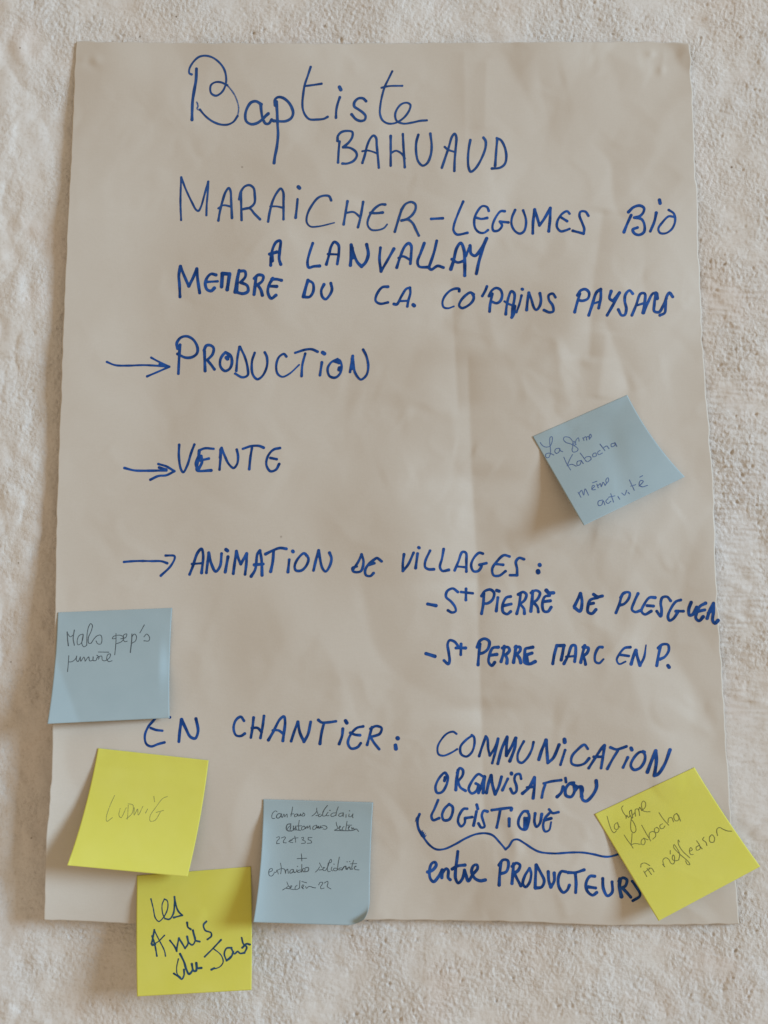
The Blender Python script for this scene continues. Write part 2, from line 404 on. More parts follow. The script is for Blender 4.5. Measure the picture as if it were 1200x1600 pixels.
A = (270, 70, 4); B = (520, 70, 4); C = (260, 260, 4); Dt = (520, 260, 4); E = (790, 280, 4); Ft = (150, 500, 4)
G = (380, 500, 4); H = (180, 840, 4); I = (440, 840, 4); J = (620, 840, 4); K = (840, 880, 4); L = (210, 1100, 4)
Mt = (400, 1100, 4); Nt = (630, 1120, 4.8); O = (830, 1120, 4.8); Q = (640, 1260, 4.8); R = (660, 420, 6)
def cat(*parts):
    """join stroke strings given in different crops into absolute pixels"""
    out = []
    for tile, s, wd in parts:
        ox, oy, k = tile
        for st in s.split(';'):
            st = st.strip()
            if not st: continue
            w_, t_ = wd, ''
            while '|' in st:
                o, st = st.split('|', 1); o = o.strip()
                if o[0] == 'w': w_ = float(o[1:])
                else: t_ = o + '|'
            toks = []
            for tok in st.split():
                c = tok.endswith('/'); x, y = map(float, tok.rstrip('/').split(','))
                toks.append('%.2f,%.2f%s' % (ox + x / k, oy + y / k, '/' if c else ''))
            out.append('w%.2f|%s%s' % (w_ / k, t_, ' '.join(toks)))
    return ';'.join(out)
ABS = (0, 0, 1)
count = [0]
def word(*parts, name="handwritten_word", mat=None):
    count[0] += 1
    if count[0] <= 3: mat = M_INK_THIN
    return write(name, ABS, cat(*parts), paper_h, mat or M_INK, poster, 4)

word((A, "w17|148,150 145,220 133,290 124,350 121,410 120,468; w12|118,185 104,178 104,150 130,105 165,75 205,68 250,80 295,115 322,155 333,200 332,240 315,285 290,310 268,318 242,305 234,280 240,250 265,234 300,234 340,252;"
      "553,372 520,353 490,360 465,395 453,440 460,478 490,496 525,490 555,470 580,445 597,430; 550,375 554,420 562,460 580,492 600,492 618,468;"
      "648,355 652,420 655,500 658,560 650,640 638,700 633,738; 640,378 638,345 655,328 685,330 720,355 745,395 752,430 738,460 705,477 665,478 630,475;"
      "w13|862,138 845,190 825,250 815,310 810,370 815,410 832,445 855,465 900,467 945,462 968,450; w12|822,258 870,252 930,243;"
      "w14|1044,328 1030,370 1022,410 1020,455; w18|1042,264 1050,280; w12|170,405 190,430 215,455 255,482 300,498 345,498 380,480 405,445", 16),
     (B, "208,352 190,335 160,335 135,360 135,385 160,403 190,425 205,445 200,468 175,476 145,465 118,435;"
      "w12|372,165 350,210 325,262 308,320 298,375 295,430 310,470 340,490 375,492 410,480 450,450 480,405 485,375 465,362 430,370 400,405 390,440 400,475 440,492 500,485 545,475 588,472; w11|305,268 350,258 435,256", 15))
write("handwritten_word", ABS, cat((A, "w9|340,252 375,295 400,345 412,400 405,445; w10|150,360 158,380 152,400 170,408", 9)), paper_h, M_DRY, poster, 3)
word((B, "42,605 37,660 33,735; 30,600 32,570 55,545 95,538 122,545 122,575 100,610 65,640/ 110,645 145,670 150,695 130,725 90,742 60,742;"
      "185,738 200,690 215,630 235,585 255,567 270,580 275,630 282,700 288,768; w11|185,665 215,660 250,668 280,680;"
      "362,570 362,650 362,755; 438,558 442,640 450,765; w12|365,675 395,662 430,680 450,710;"
      "535,562 522,610 522,680 535,730 562,755 590,740 612,690 618,630 610,555;"
      "682,768 705,700 725,640 745,575 762,555 772,575 768,650 762,720 760,788; w12|700,638 720,655 765,670;"
      "860,595 850,650 845,720 850,770 862,793 890,775 930,710 955,640 955,600 942,580;"
      "1028,590 1022,660 1015,755; 1025,583 1050,595 1075,640 1085,700 1075,745 1045,768 995,773", 14))
word((C, "w12|92,335 88,230 90,130 93,68/ 120,140 160,225 185,270 200,278 215,255 240,170 262,95/ 258,170 252,240 250,305;"
      "325,338 335,280 350,220 370,160 390,135 400,150 405,220 410,322; w11|325,262 355,243 400,250;"
      "470,335 468,260 466,165; 455,205 465,160 490,125 520,117 545,135 552,175 550,230 520,258 475,268/ 520,262 550,295 585,330;"
      "636,345 645,290 665,215 690,165 715,138 730,160 732,230 732,330; w11|650,250 690,250 728,258;"
      "820,205 815,260 808,320; w18|825,128 832,135; t.5|1030,212 1018,187 990,182 950,195 905,250 880,305 878,350 900,375 950,375 1050,352", 14),
     (Dt, "92,218 80,290 68,362; 190,222 175,310 158,380; w12|85,290 130,285 170,315;"
      "t.4|328,238 300,238 260,265 225,320 218,365 240,395 280,398 320,385 340,362; 235,290 270,292 312,288;"
      "388,408 405,350 430,270; 430,270 455,235 490,222 515,235 518,265 495,305 460,330 430,338/ 470,332 500,355 520,395 538,432", 14))
word((Dt, "615,328 688,324", 14), name="handwritten_dash")
word((Dt, "815,220 785,290 758,365 755,400 775,425 842,415; 975,278 965,255 935,248 905,280 885,330 890,385 915,412 945,415 970,398; 895,320 930,328 965,322;"
      "1075,280 1050,280 1015,325 998,375 1005,402 1035,400 1058,370 1045,345/ 1098,350", 14),
     (E, "60,192 40,240 38,285 60,325 90,340 115,325 128,280 125,240 110,195; w16|170,338 172,270 182,190/ 195,230 212,288/ 240,250 280,180/ 278,250 270,325;"
      "400,215 385,200 355,215 325,260 322,300 345,325 375,320 400,310; 350,240 385,262; 518,228 500,203 470,202 462,225 480,275 492,310 488,340/ 420,322", 14))
word((E, "740,330 760,280 785,225; 768,205 800,175 840,165 865,180 862,205 840,230 805,240/ 850,250 868,285 865,330 835,348 805,338 795,315 825,302;"
      "942,210 930,265 905,325; w18|962,130 966,150; w13|1050,235 1020,232 980,270 955,310 965,335 1000,338 1040,310 1060,260 1052,215 1020,192", 16))
word((C, "652,618 655,560 670,500 690,470 712,465 708,530 705,580 715,612; 645,548 690,535; 660,540 662,590", 17))
word((C, "915,480 895,540 882,600 890,632 920,625 958,622; 1000,612 1015,560 1030,500 1050,472 1075,490 1078,540 1068,610; w13|1010,548 1070,550", 16),
     (Dt, "w18|110,618 115,560 115,490/ 128,540 155,600 180,625/ 205,600 222,550 212,488; w20|120,510 124,570;"
      "298,508 292,580 302,655/ 340,590 382,515; 400,632 420,570 450,500 475,480 490,495 490,550 485,608; w14|412,572 440,562 485,585;"
      "572,480 550,540 530,595 540,625 600,630; 650,465 635,530 612,600 600,632/ 615,645 655,622 692,632;"
      "w18|738,642 755,590 775,510 800,478 820,520 825,600 825,682; w15|745,580 780,600 820,590;"
      "w17|858,495 865,545 890,558 930,510 962,450/ 940,510 915,590 898,670; w13|832,560 852,510", 16))
word((C, "85,815 82,740 78,680 88,625/ 110,680 140,748/ 165,700 190,640/ 195,700 208,790; 310,678 280,672 255,695 243,735 255,770 280,778 300,760; w13|255,722 320,718;"
      "w19|345,752 350,670/ 395,672/ 385,740 380,770; w18|430,785 440,720 455,650; 455,655 490,655 495,685 465,725/ 505,745 510,780 480,795 435,785; w18|444,700 440,780;"
      "548,800 555,740 560,690; 550,700 575,678 605,685 600,715 570,740/ 590,770 600,805; 665,700 640,745 635,790 655,825 685,805; 645,748 690,750; 660,705 690,705 720,712", 17))
word((C, "w18|885,712 870,760 858,810; 885,712 915,730 918,780 895,815 855,815; 985,738 968,775 975,815 995,830 1020,805 1035,770 1028,730", 16))
word((Dt, "345,752 310,755 275,800 268,840 295,858 345,850; 382,860 400,862 430,810 460,765 482,758/ 485,790 472,840 466,875; w12|415,842 465,840; w18|503,865 509,870", 15))
word((R, "t.4|345,210 345,190 315,185 260,205 205,265 188,320 200,360 240,370 295,352; 480,240 450,222 410,245 360,300 345,345 370,368 420,350 470,305 482,265 470,235;"
      "605,165 590,205 562,255; 630,400 635,340 655,235; 625,255 650,205 690,180 730,195 748,240 735,295 700,322 655,310;"
      "782,425 790,350 810,260 835,210 862,230 862,290 845,370 840,450; w18|770,305 800,325 850,345; 868,350 858,420 838,455; w19|930,250 910,330 883,408; w24|935,190 940,192;"
      "978,385 985,310 998,225/ 1020,280 1050,370 1070,385 1100,350 1112,290 1102,230", 23),
     (E, "312,738 295,715 270,725 272,755 295,790 298,825 275,832 240,818", 15))
word((E, "432,830 445,780 465,715; 450,725 470,695 500,688 522,710 515,745 480,760 455,755; w17|520,850 540,790 570,705 595,688/ 595,740 582,805; w13|540,780 588,765;"
      "660,700 650,745 670,760/ 712,710/ 675,780 635,850; 795,715 775,695 750,720 745,760 755,810 745,848 725,850 705,815; 790,850 815,790 845,715 870,715 870,770 858,835; w13|815,790 865,775;"
      "862,835 890,770 920,715 940,710/ 930,780 930,825 960,830 985,790 1005,745; w18|945,715 948,745; 1045,735 1025,710 1005,740 1000,790 995,835 965,850", 16))
word((Ft, "68,262 120,282 200,285 300,282 420,288; 345,235 395,262 458,292/ 400,318 320,352; w16|400,278 440,290", 12), name="drawn_arrow")
word((Ft, "525,155 520,230 515,335; 510,178 505,145 530,110 570,102 610,125 635,175 630,210 600,232 560,235 510,212; 678,195 680,260 682,318; 675,190 690,160 715,158 735,175 728,215 695,250/ 720,280 740,308;"
      "822,240 832,222/ 810,205 780,240 778,290 805,318 835,305 850,265 840,220 810,203; w18|815,235 822,242; w14|897,168 885,230 877,318; w14|900,168 930,230 948,300 948,345 915,358 870,335;"
      "w14|992,205 975,260 980,340 1008,370 1040,350 1068,290 1068,230 1055,202", 16),
     (G, "t.4|270,228 255,212 225,230 207,280 215,335 245,355 290,335 350,280; 325,205 390,185 430,183 465,198; 388,210 370,280 365,350; 492,265 480,345; w18|497,203 508,210;"
      "590,245 550,265 528,305 540,350 575,360 605,335 615,280 600,250 570,258/ 600,268; w18|603,300 600,310; 668,325 675,280 685,225/ 690,280 700,330 735,372 770,345 782,290 770,225 750,185; w16|682,240 676,305", 14))
word((Ft, "178,925 240,940 320,942 440,940; 390,900 440,915 490,945/ 440,970 390,975 340,998; 395,922 440,935", 14), name="drawn_arrow")
word((Ft, "520,780 518,850 530,930 545,952 570,910 595,830 615,778; w16|645,820 640,870 630,920 632,940 720,940; 645,815 680,802 735,805; 650,878 705,866; w18|645,850 625,900 640,935; w16|658,850 662,890 645,925;"
      "772,935 778,870 785,800/ 805,850 830,900 860,925 882,900 888,850 880,810; w16|780,810 776,860; 918,805 970,788 1020,787 1048,798; 975,800 965,860 958,932;"
      "1150,800 1110,810 1075,850 1065,905 1090,945 1125,935 1145,900; 1090,862 1130,870", 14))
word((H, "55,152 100,148 150,146 175,146; 228,147 290,148 325,160; w11|175,146 228,147; 315,112 370,115 372,130 345,180 285,238", 13), name="drawn_arrow")
word((H, "465,230 485,180 515,95 540,70 550,110 540,220; w13|480,165 540,160; 570,220 585,95/ 600,160 628,212 655,180 665,100; 705,120 688,215; w17|693,75 702,82;"
      "738,225 748,150 758,85/ 770,130 785,165/ 822,100/ 820,160 812,230; 850,242 875,200 890,100 905,82/ 915,140 918,235; 870,170 925,165; 940,103 990,78 1030,65 1070,70; 990,85 985,150 972,212", 16),
     (I, "48,138 40,215; w17|70,85 72,88; 160,115 140,98 100,135 82,180 90,205 125,205 158,170 168,130 150,102; 200,205 215,140 232,80/ 240,130 255,190 275,212 300,180 312,130 300,95", 15))
word((I, "500,105 480,150 450,195; 500,105 512,150 495,210 450,212 443,190 470,180; 575,140 545,165 522,205 528,235 555,240 575,222; 545,170 580,160; 570,145 595,128 625,148", 15))
word((J, "45,105 38,160 38,208/ 70,170 105,95; 130,100 118,190; w17|137,62 140,64; 208,82 178,150 178,185 200,198 232,198; 293,72 283,130 270,185 285,208 325,202; 362,205 385,150 410,90 432,95 435,150 435,212; w13|375,180 430,185;"
      "538,100 515,95 480,130 465,175 480,210 510,208 530,175 518,170/ 560,160; 705,118 670,110 625,150 597,195 605,235 640,238 680,210; 620,165 665,170; 795,135 765,127 745,150 752,195 752,235/ 708,235;"
      "w19|893,170 894,172; w21|883,210 884,216", 15))
word((J, "w17|193,415 245,425; 382,340 350,318 315,335 308,370 340,400 365,435 368,460 345,468 320,455; 433,320 432,390; 402,340 475,348", 15))
word((J, "530,475 540,420 545,350; 530,365 550,335 585,325 608,345 600,385 570,410 540,412; 632,375 622,458; w17|625,330 640,335; 712,368 685,375 662,420 665,465 690,478 712,462; 670,425 715,415;"
      "750,475 765,420 775,345; 760,355 790,340 810,355 800,390 770,415/ 795,445 798,475; w18|838,460 845,400 850,335; 840,345 870,330 895,345 880,385 855,405/ 880,435 885,465;"
      "955,362 925,370 910,420 920,460 945,462 965,435; 920,400 960,395; w19|935,330 950,345 980,345", 16))
word((K, "w18|268,190 245,240 230,270; w19|268,190 278,240 265,300 232,278; w18|350,195 375,210 405,205; 375,215 330,230 315,270 315,305 340,315 365,290; 320,255 350,250", 17))
word((K, "490,310 510,260 530,195 545,185; 520,215 540,185 575,185 570,220 540,255 515,262; 628,190 605,240 590,290 610,305 645,295; 735,215 700,215 665,260 650,300 670,320 710,300; 685,265 725,268;"
      "832,235 810,210 780,215 770,250 775,290 770,332 745,300; 895,230 865,240 830,290 815,335 825,358 850,345 880,300/ 865,300/ 912,300; w18|960,245 945,290 950,325 970,320 995,275;"
      "w18|1050,250 1015,270 995,310 990,345 1010,360 1035,335; 1005,300 1045,292; w18|1060,345 1075,300 1100,250/ 1100,300 1095,360 1110,375 1128,358; 1068,312 1095,292", 16))
word((J, "w19|183,725 238,742; 385,680 360,650 330,642 318,665 325,720 330,770 322,790 295,768; 402,665 400,732; 370,690 430,690", 16))
word((J, "508,795 512,740 520,665; 502,685 520,645 550,632 578,650 570,695 540,720 515,725; 635,685 600,690 578,740 575,780 595,800 612,780; 590,735 625,730;"
      "652,775 665,730 672,680; 660,690 695,685 705,705 680,735/ 690,760 688,785; 730,780 738,730 745,680; 740,685 770,685 772,705 750,730/ 768,755 775,782;"
      "w18|850,685 825,690 805,695 800,740 800,780 830,790 865,775; 805,735 845,722; w20|810,745 815,782", 17))
word((K, "w18|95,628 105,570 120,515/ 165,515/ 155,570 148,605; 165,628 190,580 215,515 235,515 238,560 232,615; w14|180,585 235,580; 270,620 280,570 295,515; 285,525 318,530 310,560 285,580/ 295,605 300,632; t.4|405,525 385,525 360,570 362,615 385,625 412,600", 17))
word((K, "t.4|580,525 545,530 510,570 495,605 510,630 550,615; 515,572 570,580; w18|585,630 600,580 615,545/ 625,590 640,638; t.5|640,638 665,590 678,512", 15))
word((K, "745,640 755,580 768,520; 755,530 780,508 815,510 820,545 795,585 765,600; w18|815,640 822,650", 16))
word((L, "118,105 85,145 65,200 75,250 105,265 150,250 188,240; 102,150 135,162 175,167; 122,100 150,72 222,83; w17|278,235 285,160 295,97/ 320,150 350,205 380,215 398,170 385,92", 14))
word((L, "685,105 665,80 635,100 620,150 635,195 665,200 690,185; 745,85 738,150 728,210; 810,75 800,150 788,212; 735,150 770,150 795,175; w16|838,225 870,170 910,95 935,78 942,110 928,230; w14|865,165 900,165 930,185; w16|980,232 1000,170 1022,112/ 1035,180 1060,235/ 1085,190 1102,112", 15),
     (Mt, "390,100 410,115 450,115 500,108; w16|425,120 410,180 400,248; 543,155 538,200 520,250; w18|560,105 568,118; 670,140 630,150 590,195 575,245 595,278 635,270 655,245; 590,180 620,192 650,195; 695,255 710,200 725,145; 715,155 750,138 785,150 775,185 740,200 715,205/ 740,245 770,282; w18|885,213 887,215; w18|872,258 875,280", 15))
word((Nt, "w14|400,128 375,112 330,125 280,180 258,230 265,280 300,292 350,275 405,243; 518,140 470,175 430,225 435,280 475,298 515,265 535,200 530,150 515,138; w18|570,295 590,230 620,148/ 632,165 638,240 650,290/ 690,230 712,165/ 700,230 668,348;"
      "w20|710,352 740,240 780,150; w20|780,155 775,230 775,290/ 810,230 845,160/ 840,220 825,270 800,332; 905,185 875,240 858,290 865,335 890,345 930,310 965,245 978,190", 17),
     (O, "w21|58,320 80,250 112,175/ 118,250 125,345/ 165,310 210,210; 255,250 220,360; w22|250,170 252,190; 425,240 400,210 350,245 305,300 305,350 345,365 400,350 435,312; w19|432,385 480,310 530,235 550,215/ 545,260 525,385; 470,300 525,300;"
      "595,230 640,245 680,235 715,222; 650,255 610,320 572,390; 725,305 690,380; w20|750,235 756,248; w19|850,265 815,265 770,310 748,365 770,397 815,385 850,335 855,290 840,260; w22|872,415 900,340 935,255/ 940,330 925,440/ 950,432 1000,360 1042,248", 18))
word((Nt, "330,440 315,418 270,460 242,530 255,570 290,565 325,510 335,450 315,420; w20|315,455 310,480; w21|395,548 400,480 412,400; 405,420 425,385 448,400 445,440 410,485/ 430,530 468,555; 595,445 565,430 515,485 492,545 515,575 550,555 565,510/ 545,500;"
      "w21|565,570 590,510 610,450/ 605,510 600,570; w20|625,570 640,500 660,440/ 670,510 690,580/ 715,530 738,450; 785,465 745,550; w21|812,423 813,428; 885,465 875,430 845,435 835,470 850,520 848,560 825,575 805,540; w20|895,575 945,530 985,455/ 985,520 975,610; 930,530 980,525; 1055,500 1110,485 1185,475; 1065,510 1050,555 1040,605", 18),
     (O, "w20|240,525 225,570 195,600; 258,460 262,490; w20|320,495 290,500 258,545 262,590 300,600 325,560 320,510; w22|330,550 352,528 378,525 385,545 378,590 390,625 415,632 460,590 490,530 488,480; w20|300,500 345,525; w22|375,540 380,600", 17))
word((Nt, "262,625 235,690 212,745 225,775 270,760; w19|345,655 310,690 292,740 305,775 345,770 370,720 370,675 345,655; 480,690 455,690 420,740 412,790 435,822 460,800 465,760/ 518,752; w20|550,710 540,760 528,815; w19|552,660 560,690; 632,710 605,705 590,740 600,780 610,825 585,830 565,800;"
      "w19|665,700 740,690 815,685 810,700; w19|728,700 715,770 702,830; w19|795,765 795,820; 935,710 905,710 870,760 865,810 885,840 920,845 940,800 945,740 930,708; w20|912,760 912,830; w17|930,760 925,830; w19|990,725 985,790 1000,825 1025,800 1040,730;"
      "t.4|1095,725 1065,760 1050,820 1065,860 1095,850 1110,790; w19|1060,775 1110,762; w17|1095,695 1120,722 1165,715", 18))
word((Q, "w18|75,58 60,100 65,160 95,220; 95,220 150,290 200,322 260,320 340,285 420,240 500,208 575,202 625,218 680,275 720,322/ 745,300 775,255 810,248 860,275 920,315 974,341 1084,353 1204,346 1294,346 1374,358 1454,376 1504,376 1585,352;"
      "w3|88,215 100,178; w3|98,222 110,190; w3|105,232 120,200; w3|112,240 126,215; w3|80,200 92,180; w2.5|48,85 42,118; w2.5|54,78 46,110; w20|92,200 108,225", 15), name="drawn_brace")
word((Q, "135,492 170,480 200,440 190,418 165,430 150,480 155,540 180,565 215,530 245,478; 245,478 242,535; 245,500 275,467 290,480 290,535 305,550; 362,338 355,400 345,480 345,540 365,575 395,545 412,480; 320,470 360,447 415,440; 412,478 425,520 440,560 475,510 510,465 505,438 480,445 465,490 490,540 530,558 568,552", 21))
S2 = (820, 1280, 4.8)
word((Q, "672,590 675,520 685,420; 672,440 700,402 735,405 742,440 725,490 680,505; 768,578 775,500 780,430; 770,450 800,425 828,440 815,480 785,500/ 810,550 835,595; w19|900,465 865,520 850,580 870,605 900,570 912,500 900,465; 950,440 945,520 942,610; 950,440 985,500 1010,560 990,605 945,612; 1040,490 1045,560 1060,605/ 1085,560 1085,500", 21),
     (S2, "310,395 275,392 252,440 258,510 290,550 320,530 335,495; 325,400 380,400 445,380; 380,410 385,480 382,550; 525,428 490,428 460,480 470,540 510,570 540,550; 477,508 532,516; 585,445 590,520 620,575 655,550 655,470; w25|725,580 710,510 715,450; 705,465 735,440 765,455 755,500 730,515/ 765,550 795,585; w18|805,465 830,500 865,560 860,580 810,612", 20))

# ------------------------------------------------------------------ sticky notes
def make_note(corners, lift, mat, label, group, bow=(0, 0), extra=None, under=0.0004, n=90, curl=None):
    """corners TL TR BR BL in px; lift (left, right) mm of the free lower corners; the strip along TL-TR is glued down"""
    TL, TR, BR, BL = [np.array(c, float) for c in corners]
    u, v = np.meshgrid(np.linspace(0, 1, n), np.linspace(0, 1, n))
    side_l = BL - TL; side_r = BR - TR
    nl = np.array([-side_l[1], side_l[0]]) / np.linalg.norm(side_l); nr = np.array([-side_r[1], side_r[0]]) / np.linalg.norm(side_r)
    def pix(u, v):
        u = np.asarray(u)[..., None]; v = np.asarray(v)[..., None]
        p = (TL * (1 - u) + TR * u) * (1 - v) + (BL * (1 - u) + BR * u) * v
        b = 4 * v * (1 - v)
        p = p + nl * bow[0] * b * (1 - u) + nr * bow[1] * b * u
        if curl is not None:
            q = np.maximum(u + v - 1.80, 0) / 0.20; p = p - np.array([9.0, 11.0]) * q ** 1.6
        return p
    def base(px, py):
        h = paper_h(np.clip(px, 75, 1140), np.clip(py, 70, 1436)); return h
    # smooth plane-ish base under the glued strip, so the note keeps its own stiffness
    pt = pix(np.linspace(0, 1, 7), np.full(7, 0.06)); hb = base(pt[:, 0], pt[:, 1])
    b1, b0 = np.polyfit(np.linspace(0, 1, 7), hb, 1)
    def height(u, v):
        g = np.clip((v - 0.14) / 0.86, 0, 1)
        up = (lift[0] * (1 - u) + lift[1] * u) * g ** 1.45 * MM
        p = pix(u, v); hp = base(p[..., 0], p[..., 1])
        stiff = sstep(0.0, 0.25, v)
        Aq = np.stack([np.ones_like(u), u, v, u * v], -1).reshape(-1, 4)
        cf, *_ = np.linalg.lstsq(Aq, hp.reshape(-1), rcond=None); pl = (Aq @ cf).reshape(u.shape)
        pl = pl + np.maximum(hp - pl, 0)[stiff > 0.5].max() * 0.8
        hh = hp * (1 - stiff) + pl * stiff
        hh = np.maximum(hh, hp)
        h = hh + under + up + 0.00025 * np.sin(3.1 * u + 5 * v + TL[0]) * stiff
        if curl is not None: h = h + curl(u, v) * MM
        if extra is not None: h = h + extra(u, v) * MM
        return h
    HH = height(u, v)
    # ease the seat of the note so it never cuts the sheet below
    p = pix(u, v)
    co = P(p[..., 0], p[..., 1], HH).reshape(-1, 3)
    org = Vector(P(*(TL + TR) / 2, float(HH[0, n // 2])))
    e = empty("sticky_note", org, label, "sticky note", group)
    s = mesh_obj("note_sheet", co, grid_faces(n, n), mat, e); thicken(s, 0.0001)
    def hfun(px, py):
        px = np.asarray(px, float); py = np.asarray(py, float)
        uu = np.full(px.shape, .5); vv = np.full(px.shape, .5); tgt = np.stack([px, py], -1)
        M_ = np.stack([((TR - TL) + (BR - BL)) / 2, ((BL - TL) + (BR - TR)) / 2], -1); inv = np.linalg.inv(M_)
        for _ in range(12):
            d = (tgt - pix(uu, vv)) @ inv.T; uu = uu + d[:, 0]; vv = vv + d[:, 1]
        uc = np.clip(uu, 0, 1) * (n - 1); vc = np.clip(vv, 0, 1) * (n - 1)
        iu = np.minimum(uc.astype(int), n - 2); iv = np.minimum(vc.astype(int), n - 2); a = uc - iu; b = vc - iv
        return HH[iv, iu] * (1 - a) * (1 - b) + HH[iv, iu + 1] * a * (1 - b) + HH[iv + 1, iu] * (1 - a) * b + HH[iv + 1, iu + 1] * a * b
    return e, hfun
GB = "sticky notes on the paper poster"

# pale blue, upper right
e, hf = make_note([(832, 682), (980, 617), (1070, 745), (912, 821)], (19, 3.0), M_BLUE, "pale blue sticky note set askew on the right, its lower left corner curling up", GB, bow=(0, 6),
                  extra=lambda u, v: -0.9 * np.exp(-((u - 0.75 + 0.3 * v) / 0.12) ** 2) * sstep(0.1, .4, v))
T1 = (820, 610, 4.615)
H1 = (835, 670, 8.571)
for s in ("80,185 110,225 160,245 210,230 240,160 235,105 215,110 205,170 215,260 215,330 190,385 155,380 155,340 200,325 260,350; 330,260 285,270 275,310 300,330 335,300 340,265/ 350,295 380,305",
          "515,170 480,125 440,108 400,112 390,140 420,180 480,200 540,230 585,270 570,300 520,310 505,280 515,240 512,200 545,185 530,165 515,190 530,220 560,210; 550,215 560,150 590,120 600,165; 650,120 665,155; 658,125 690,105 702,150; 700,115 725,100 738,140; 738,125 765,105 750,70 738,100 748,128",
          "395,380 430,460 485,550; 510,345 470,420 440,495/ 500,475 560,500; 620,425 575,440 575,490 610,480 630,425/ 655,465; 615,325 660,385 690,430; 670,400 700,375 750,375 760,405 710,440 685,420; 800,325 780,350 790,375 830,360 825,325 800,325; 880,290 850,310 860,345 910,325; 880,205 945,290; 930,250 970,230 1000,265; 1070,190 1030,205 1035,240 1080,220 1080,185/ 1105,235"):
    write("handwritten_word", H1, s, hf, M_BALL, e, 10, 0.05)
for s in (
          "385,735 405,770; 390,745 410,720 425,755 435,710 460,755; 485,710 505,690 490,685 485,715 510,715; 490,665 520,655; 520,675 530,702; 525,690 545,672 552,695 565,662 580,685; 580,682 605,650 600,630 585,645 590,670",
          "560,790 530,800 532,830 555,825 565,795 578,825; 600,780 585,800 600,815 620,800; 620,745 640,805; 605,770 650,760; 672,765 685,785; 700,740 720,755 735,720; 745,735 755,745; 755,645 790,720; 765,690 800,680; 825,690 855,655 835,650 825,680 845,695 885,685; 830,625 850,615"):
    write("handwritten_word", T1, s, hf, M_BALL, e, 5.6, 0.05)

# pale blue, left
def fold_left(u, v):
    d = 0.26 * (v - .40) / .60 - u
    return 13.0 * 0.5 * (d + np.sqrt(d * d + 0.012 ** 2)) - 4.0 * sstep(.9, 1, u) * np.exp(-((v - .5) / .18) ** 2) * 0.5
e, hf = make_note([(90, 957), (269, 950), (265, 1122), (74, 1131)], (6, 5.0), M_BLUE, "pale blue sticky note on the left edge of the sheet, above a yellow note", GB, bow=(-3, 2), extra=fold_left)
T2 = (70, 940, 5.4545)
G2 = (95, 965, 8)
for s in ("w12|80,180 85,270 95,350; 80,190 120,240 160,210; w11|170,155 155,260 170,345; 275,205 230,225 205,290 215,340 255,320 280,240 280,210/ 265,330 290,365 325,345; 325,345 330,200 350,110 375,75 395,95 380,170 345,250 350,320 380,320; 380,320 420,260 460,225 500,220 515,270 500,330 460,325 442,292",
          "690,200 690,300 675,465; 690,262 645,262 660,235 740,220 790,250 760,300 700,325; 750,265 810,250 825,205 790,215 780,270 800,300 830,295; w11|890,205 885,300 870,435; 890,240 920,205 945,230 935,290 890,320; 1045,90 990,190; 1040,240 1075,205 1110,250 1100,290 1040,290",
          "100,475 95,560 85,675; 95,555 140,550 185,515 200,480/ 195,530 215,550 245,490/ 250,545 290,492 305,545/ 350,490 360,540 400,530 405,490/ 405,535 440,535 455,500; 452,470 480,500 470,520; 455,500 510,480 520,530 550,540 610,500 620,455 590,460 575,520 600,550 640,540; 470,430 600,432"):
    write("handwritten_word", G2, s, hf, M_PEN, e, 8.2, 0.06)

# yellow, lower left, pencilled
e3, hf3 = make_note([(153, 1169), (326, 1188), (293, 1370), (105, 1352)], (24, 9.0), M_YELL, "yellow sticky note leaning left under the left blue one, faint pencil word", GB, bow=(-4, -3), under=0.0006)
write("handwritten_word", (90, 1160, 4.8), "428,398 395,470 365,565 370,592 410,565; 470,495 460,545 475,565 515,490; 530,470 525,575; 530,460 565,470 560,530 515,575; 575,490 575,545 600,500 605,545 640,480; 675,500 660,530; 722,405 728,445; 825,405 790,420 735,490 695,550 695,590 730,585 770,525; 740,525 795,510",
      hf3, M_PCL, e3, 4.6, 0.05)

# yellow, bottom, three lines in dark pen
e, hf = make_note([(214, 1368), (392, 1354), (393, 1547), (214, 1557)], (11, 8), M_YELL, "yellow sticky note hanging below the sheet's bottom edge with three lines of dark pen", GB, bow=(1, -1))
T4 = (200, 1340, 5.714)
for s in ("w10|205,370 225,450 245,540 275,570 320,530 355,450 350,385 325,370; w9|325,370 305,420 310,500 330,545; 330,545 370,550 405,500 415,420 415,350/ 430,430 450,480 485,515/ 410,535",
          "258,878 240,780 215,700; 210,770 225,700 235,645; w10|235,650 280,740 325,830 335,880; w10|215,780 270,750 325,695; w16|218,780 240,775; 375,740 420,800 435,835/ 440,790 455,720/ 480,760 510,810/ 535,770 528,705/ 545,760 575,780 600,740 580,650/ 590,700 605,740 640,750; 528,580 535,620 560,640; 700,570 675,600 690,650 740,670 745,700 710,730",
          "w17|465,860 500,930 522,1000 545,1040 575,1005 570,950/ 585,1010 608,1010 610,942/ 620,985 655,985; w9|450,905 435,980 440,1040 470,1070; 500,1000 500,1050 480,1085 445,1060 410,1035",
          "830,735 760,810 685,885; w10|760,810 830,870 850,930 820,975 745,1000; w17|745,1000 770,988; 925,805 880,810 860,860 880,920/ 920,890 940,840; w16|885,915 920,885; 925,815 950,860 980,838 1000,855 1040,850; 1015,715 1030,770 1060,800 1040,850; w15|1020,805 1060,770 1088,776"):
    write("handwritten_word", T4, s, hf, M_TEAL, e, 13.5, 0.12)

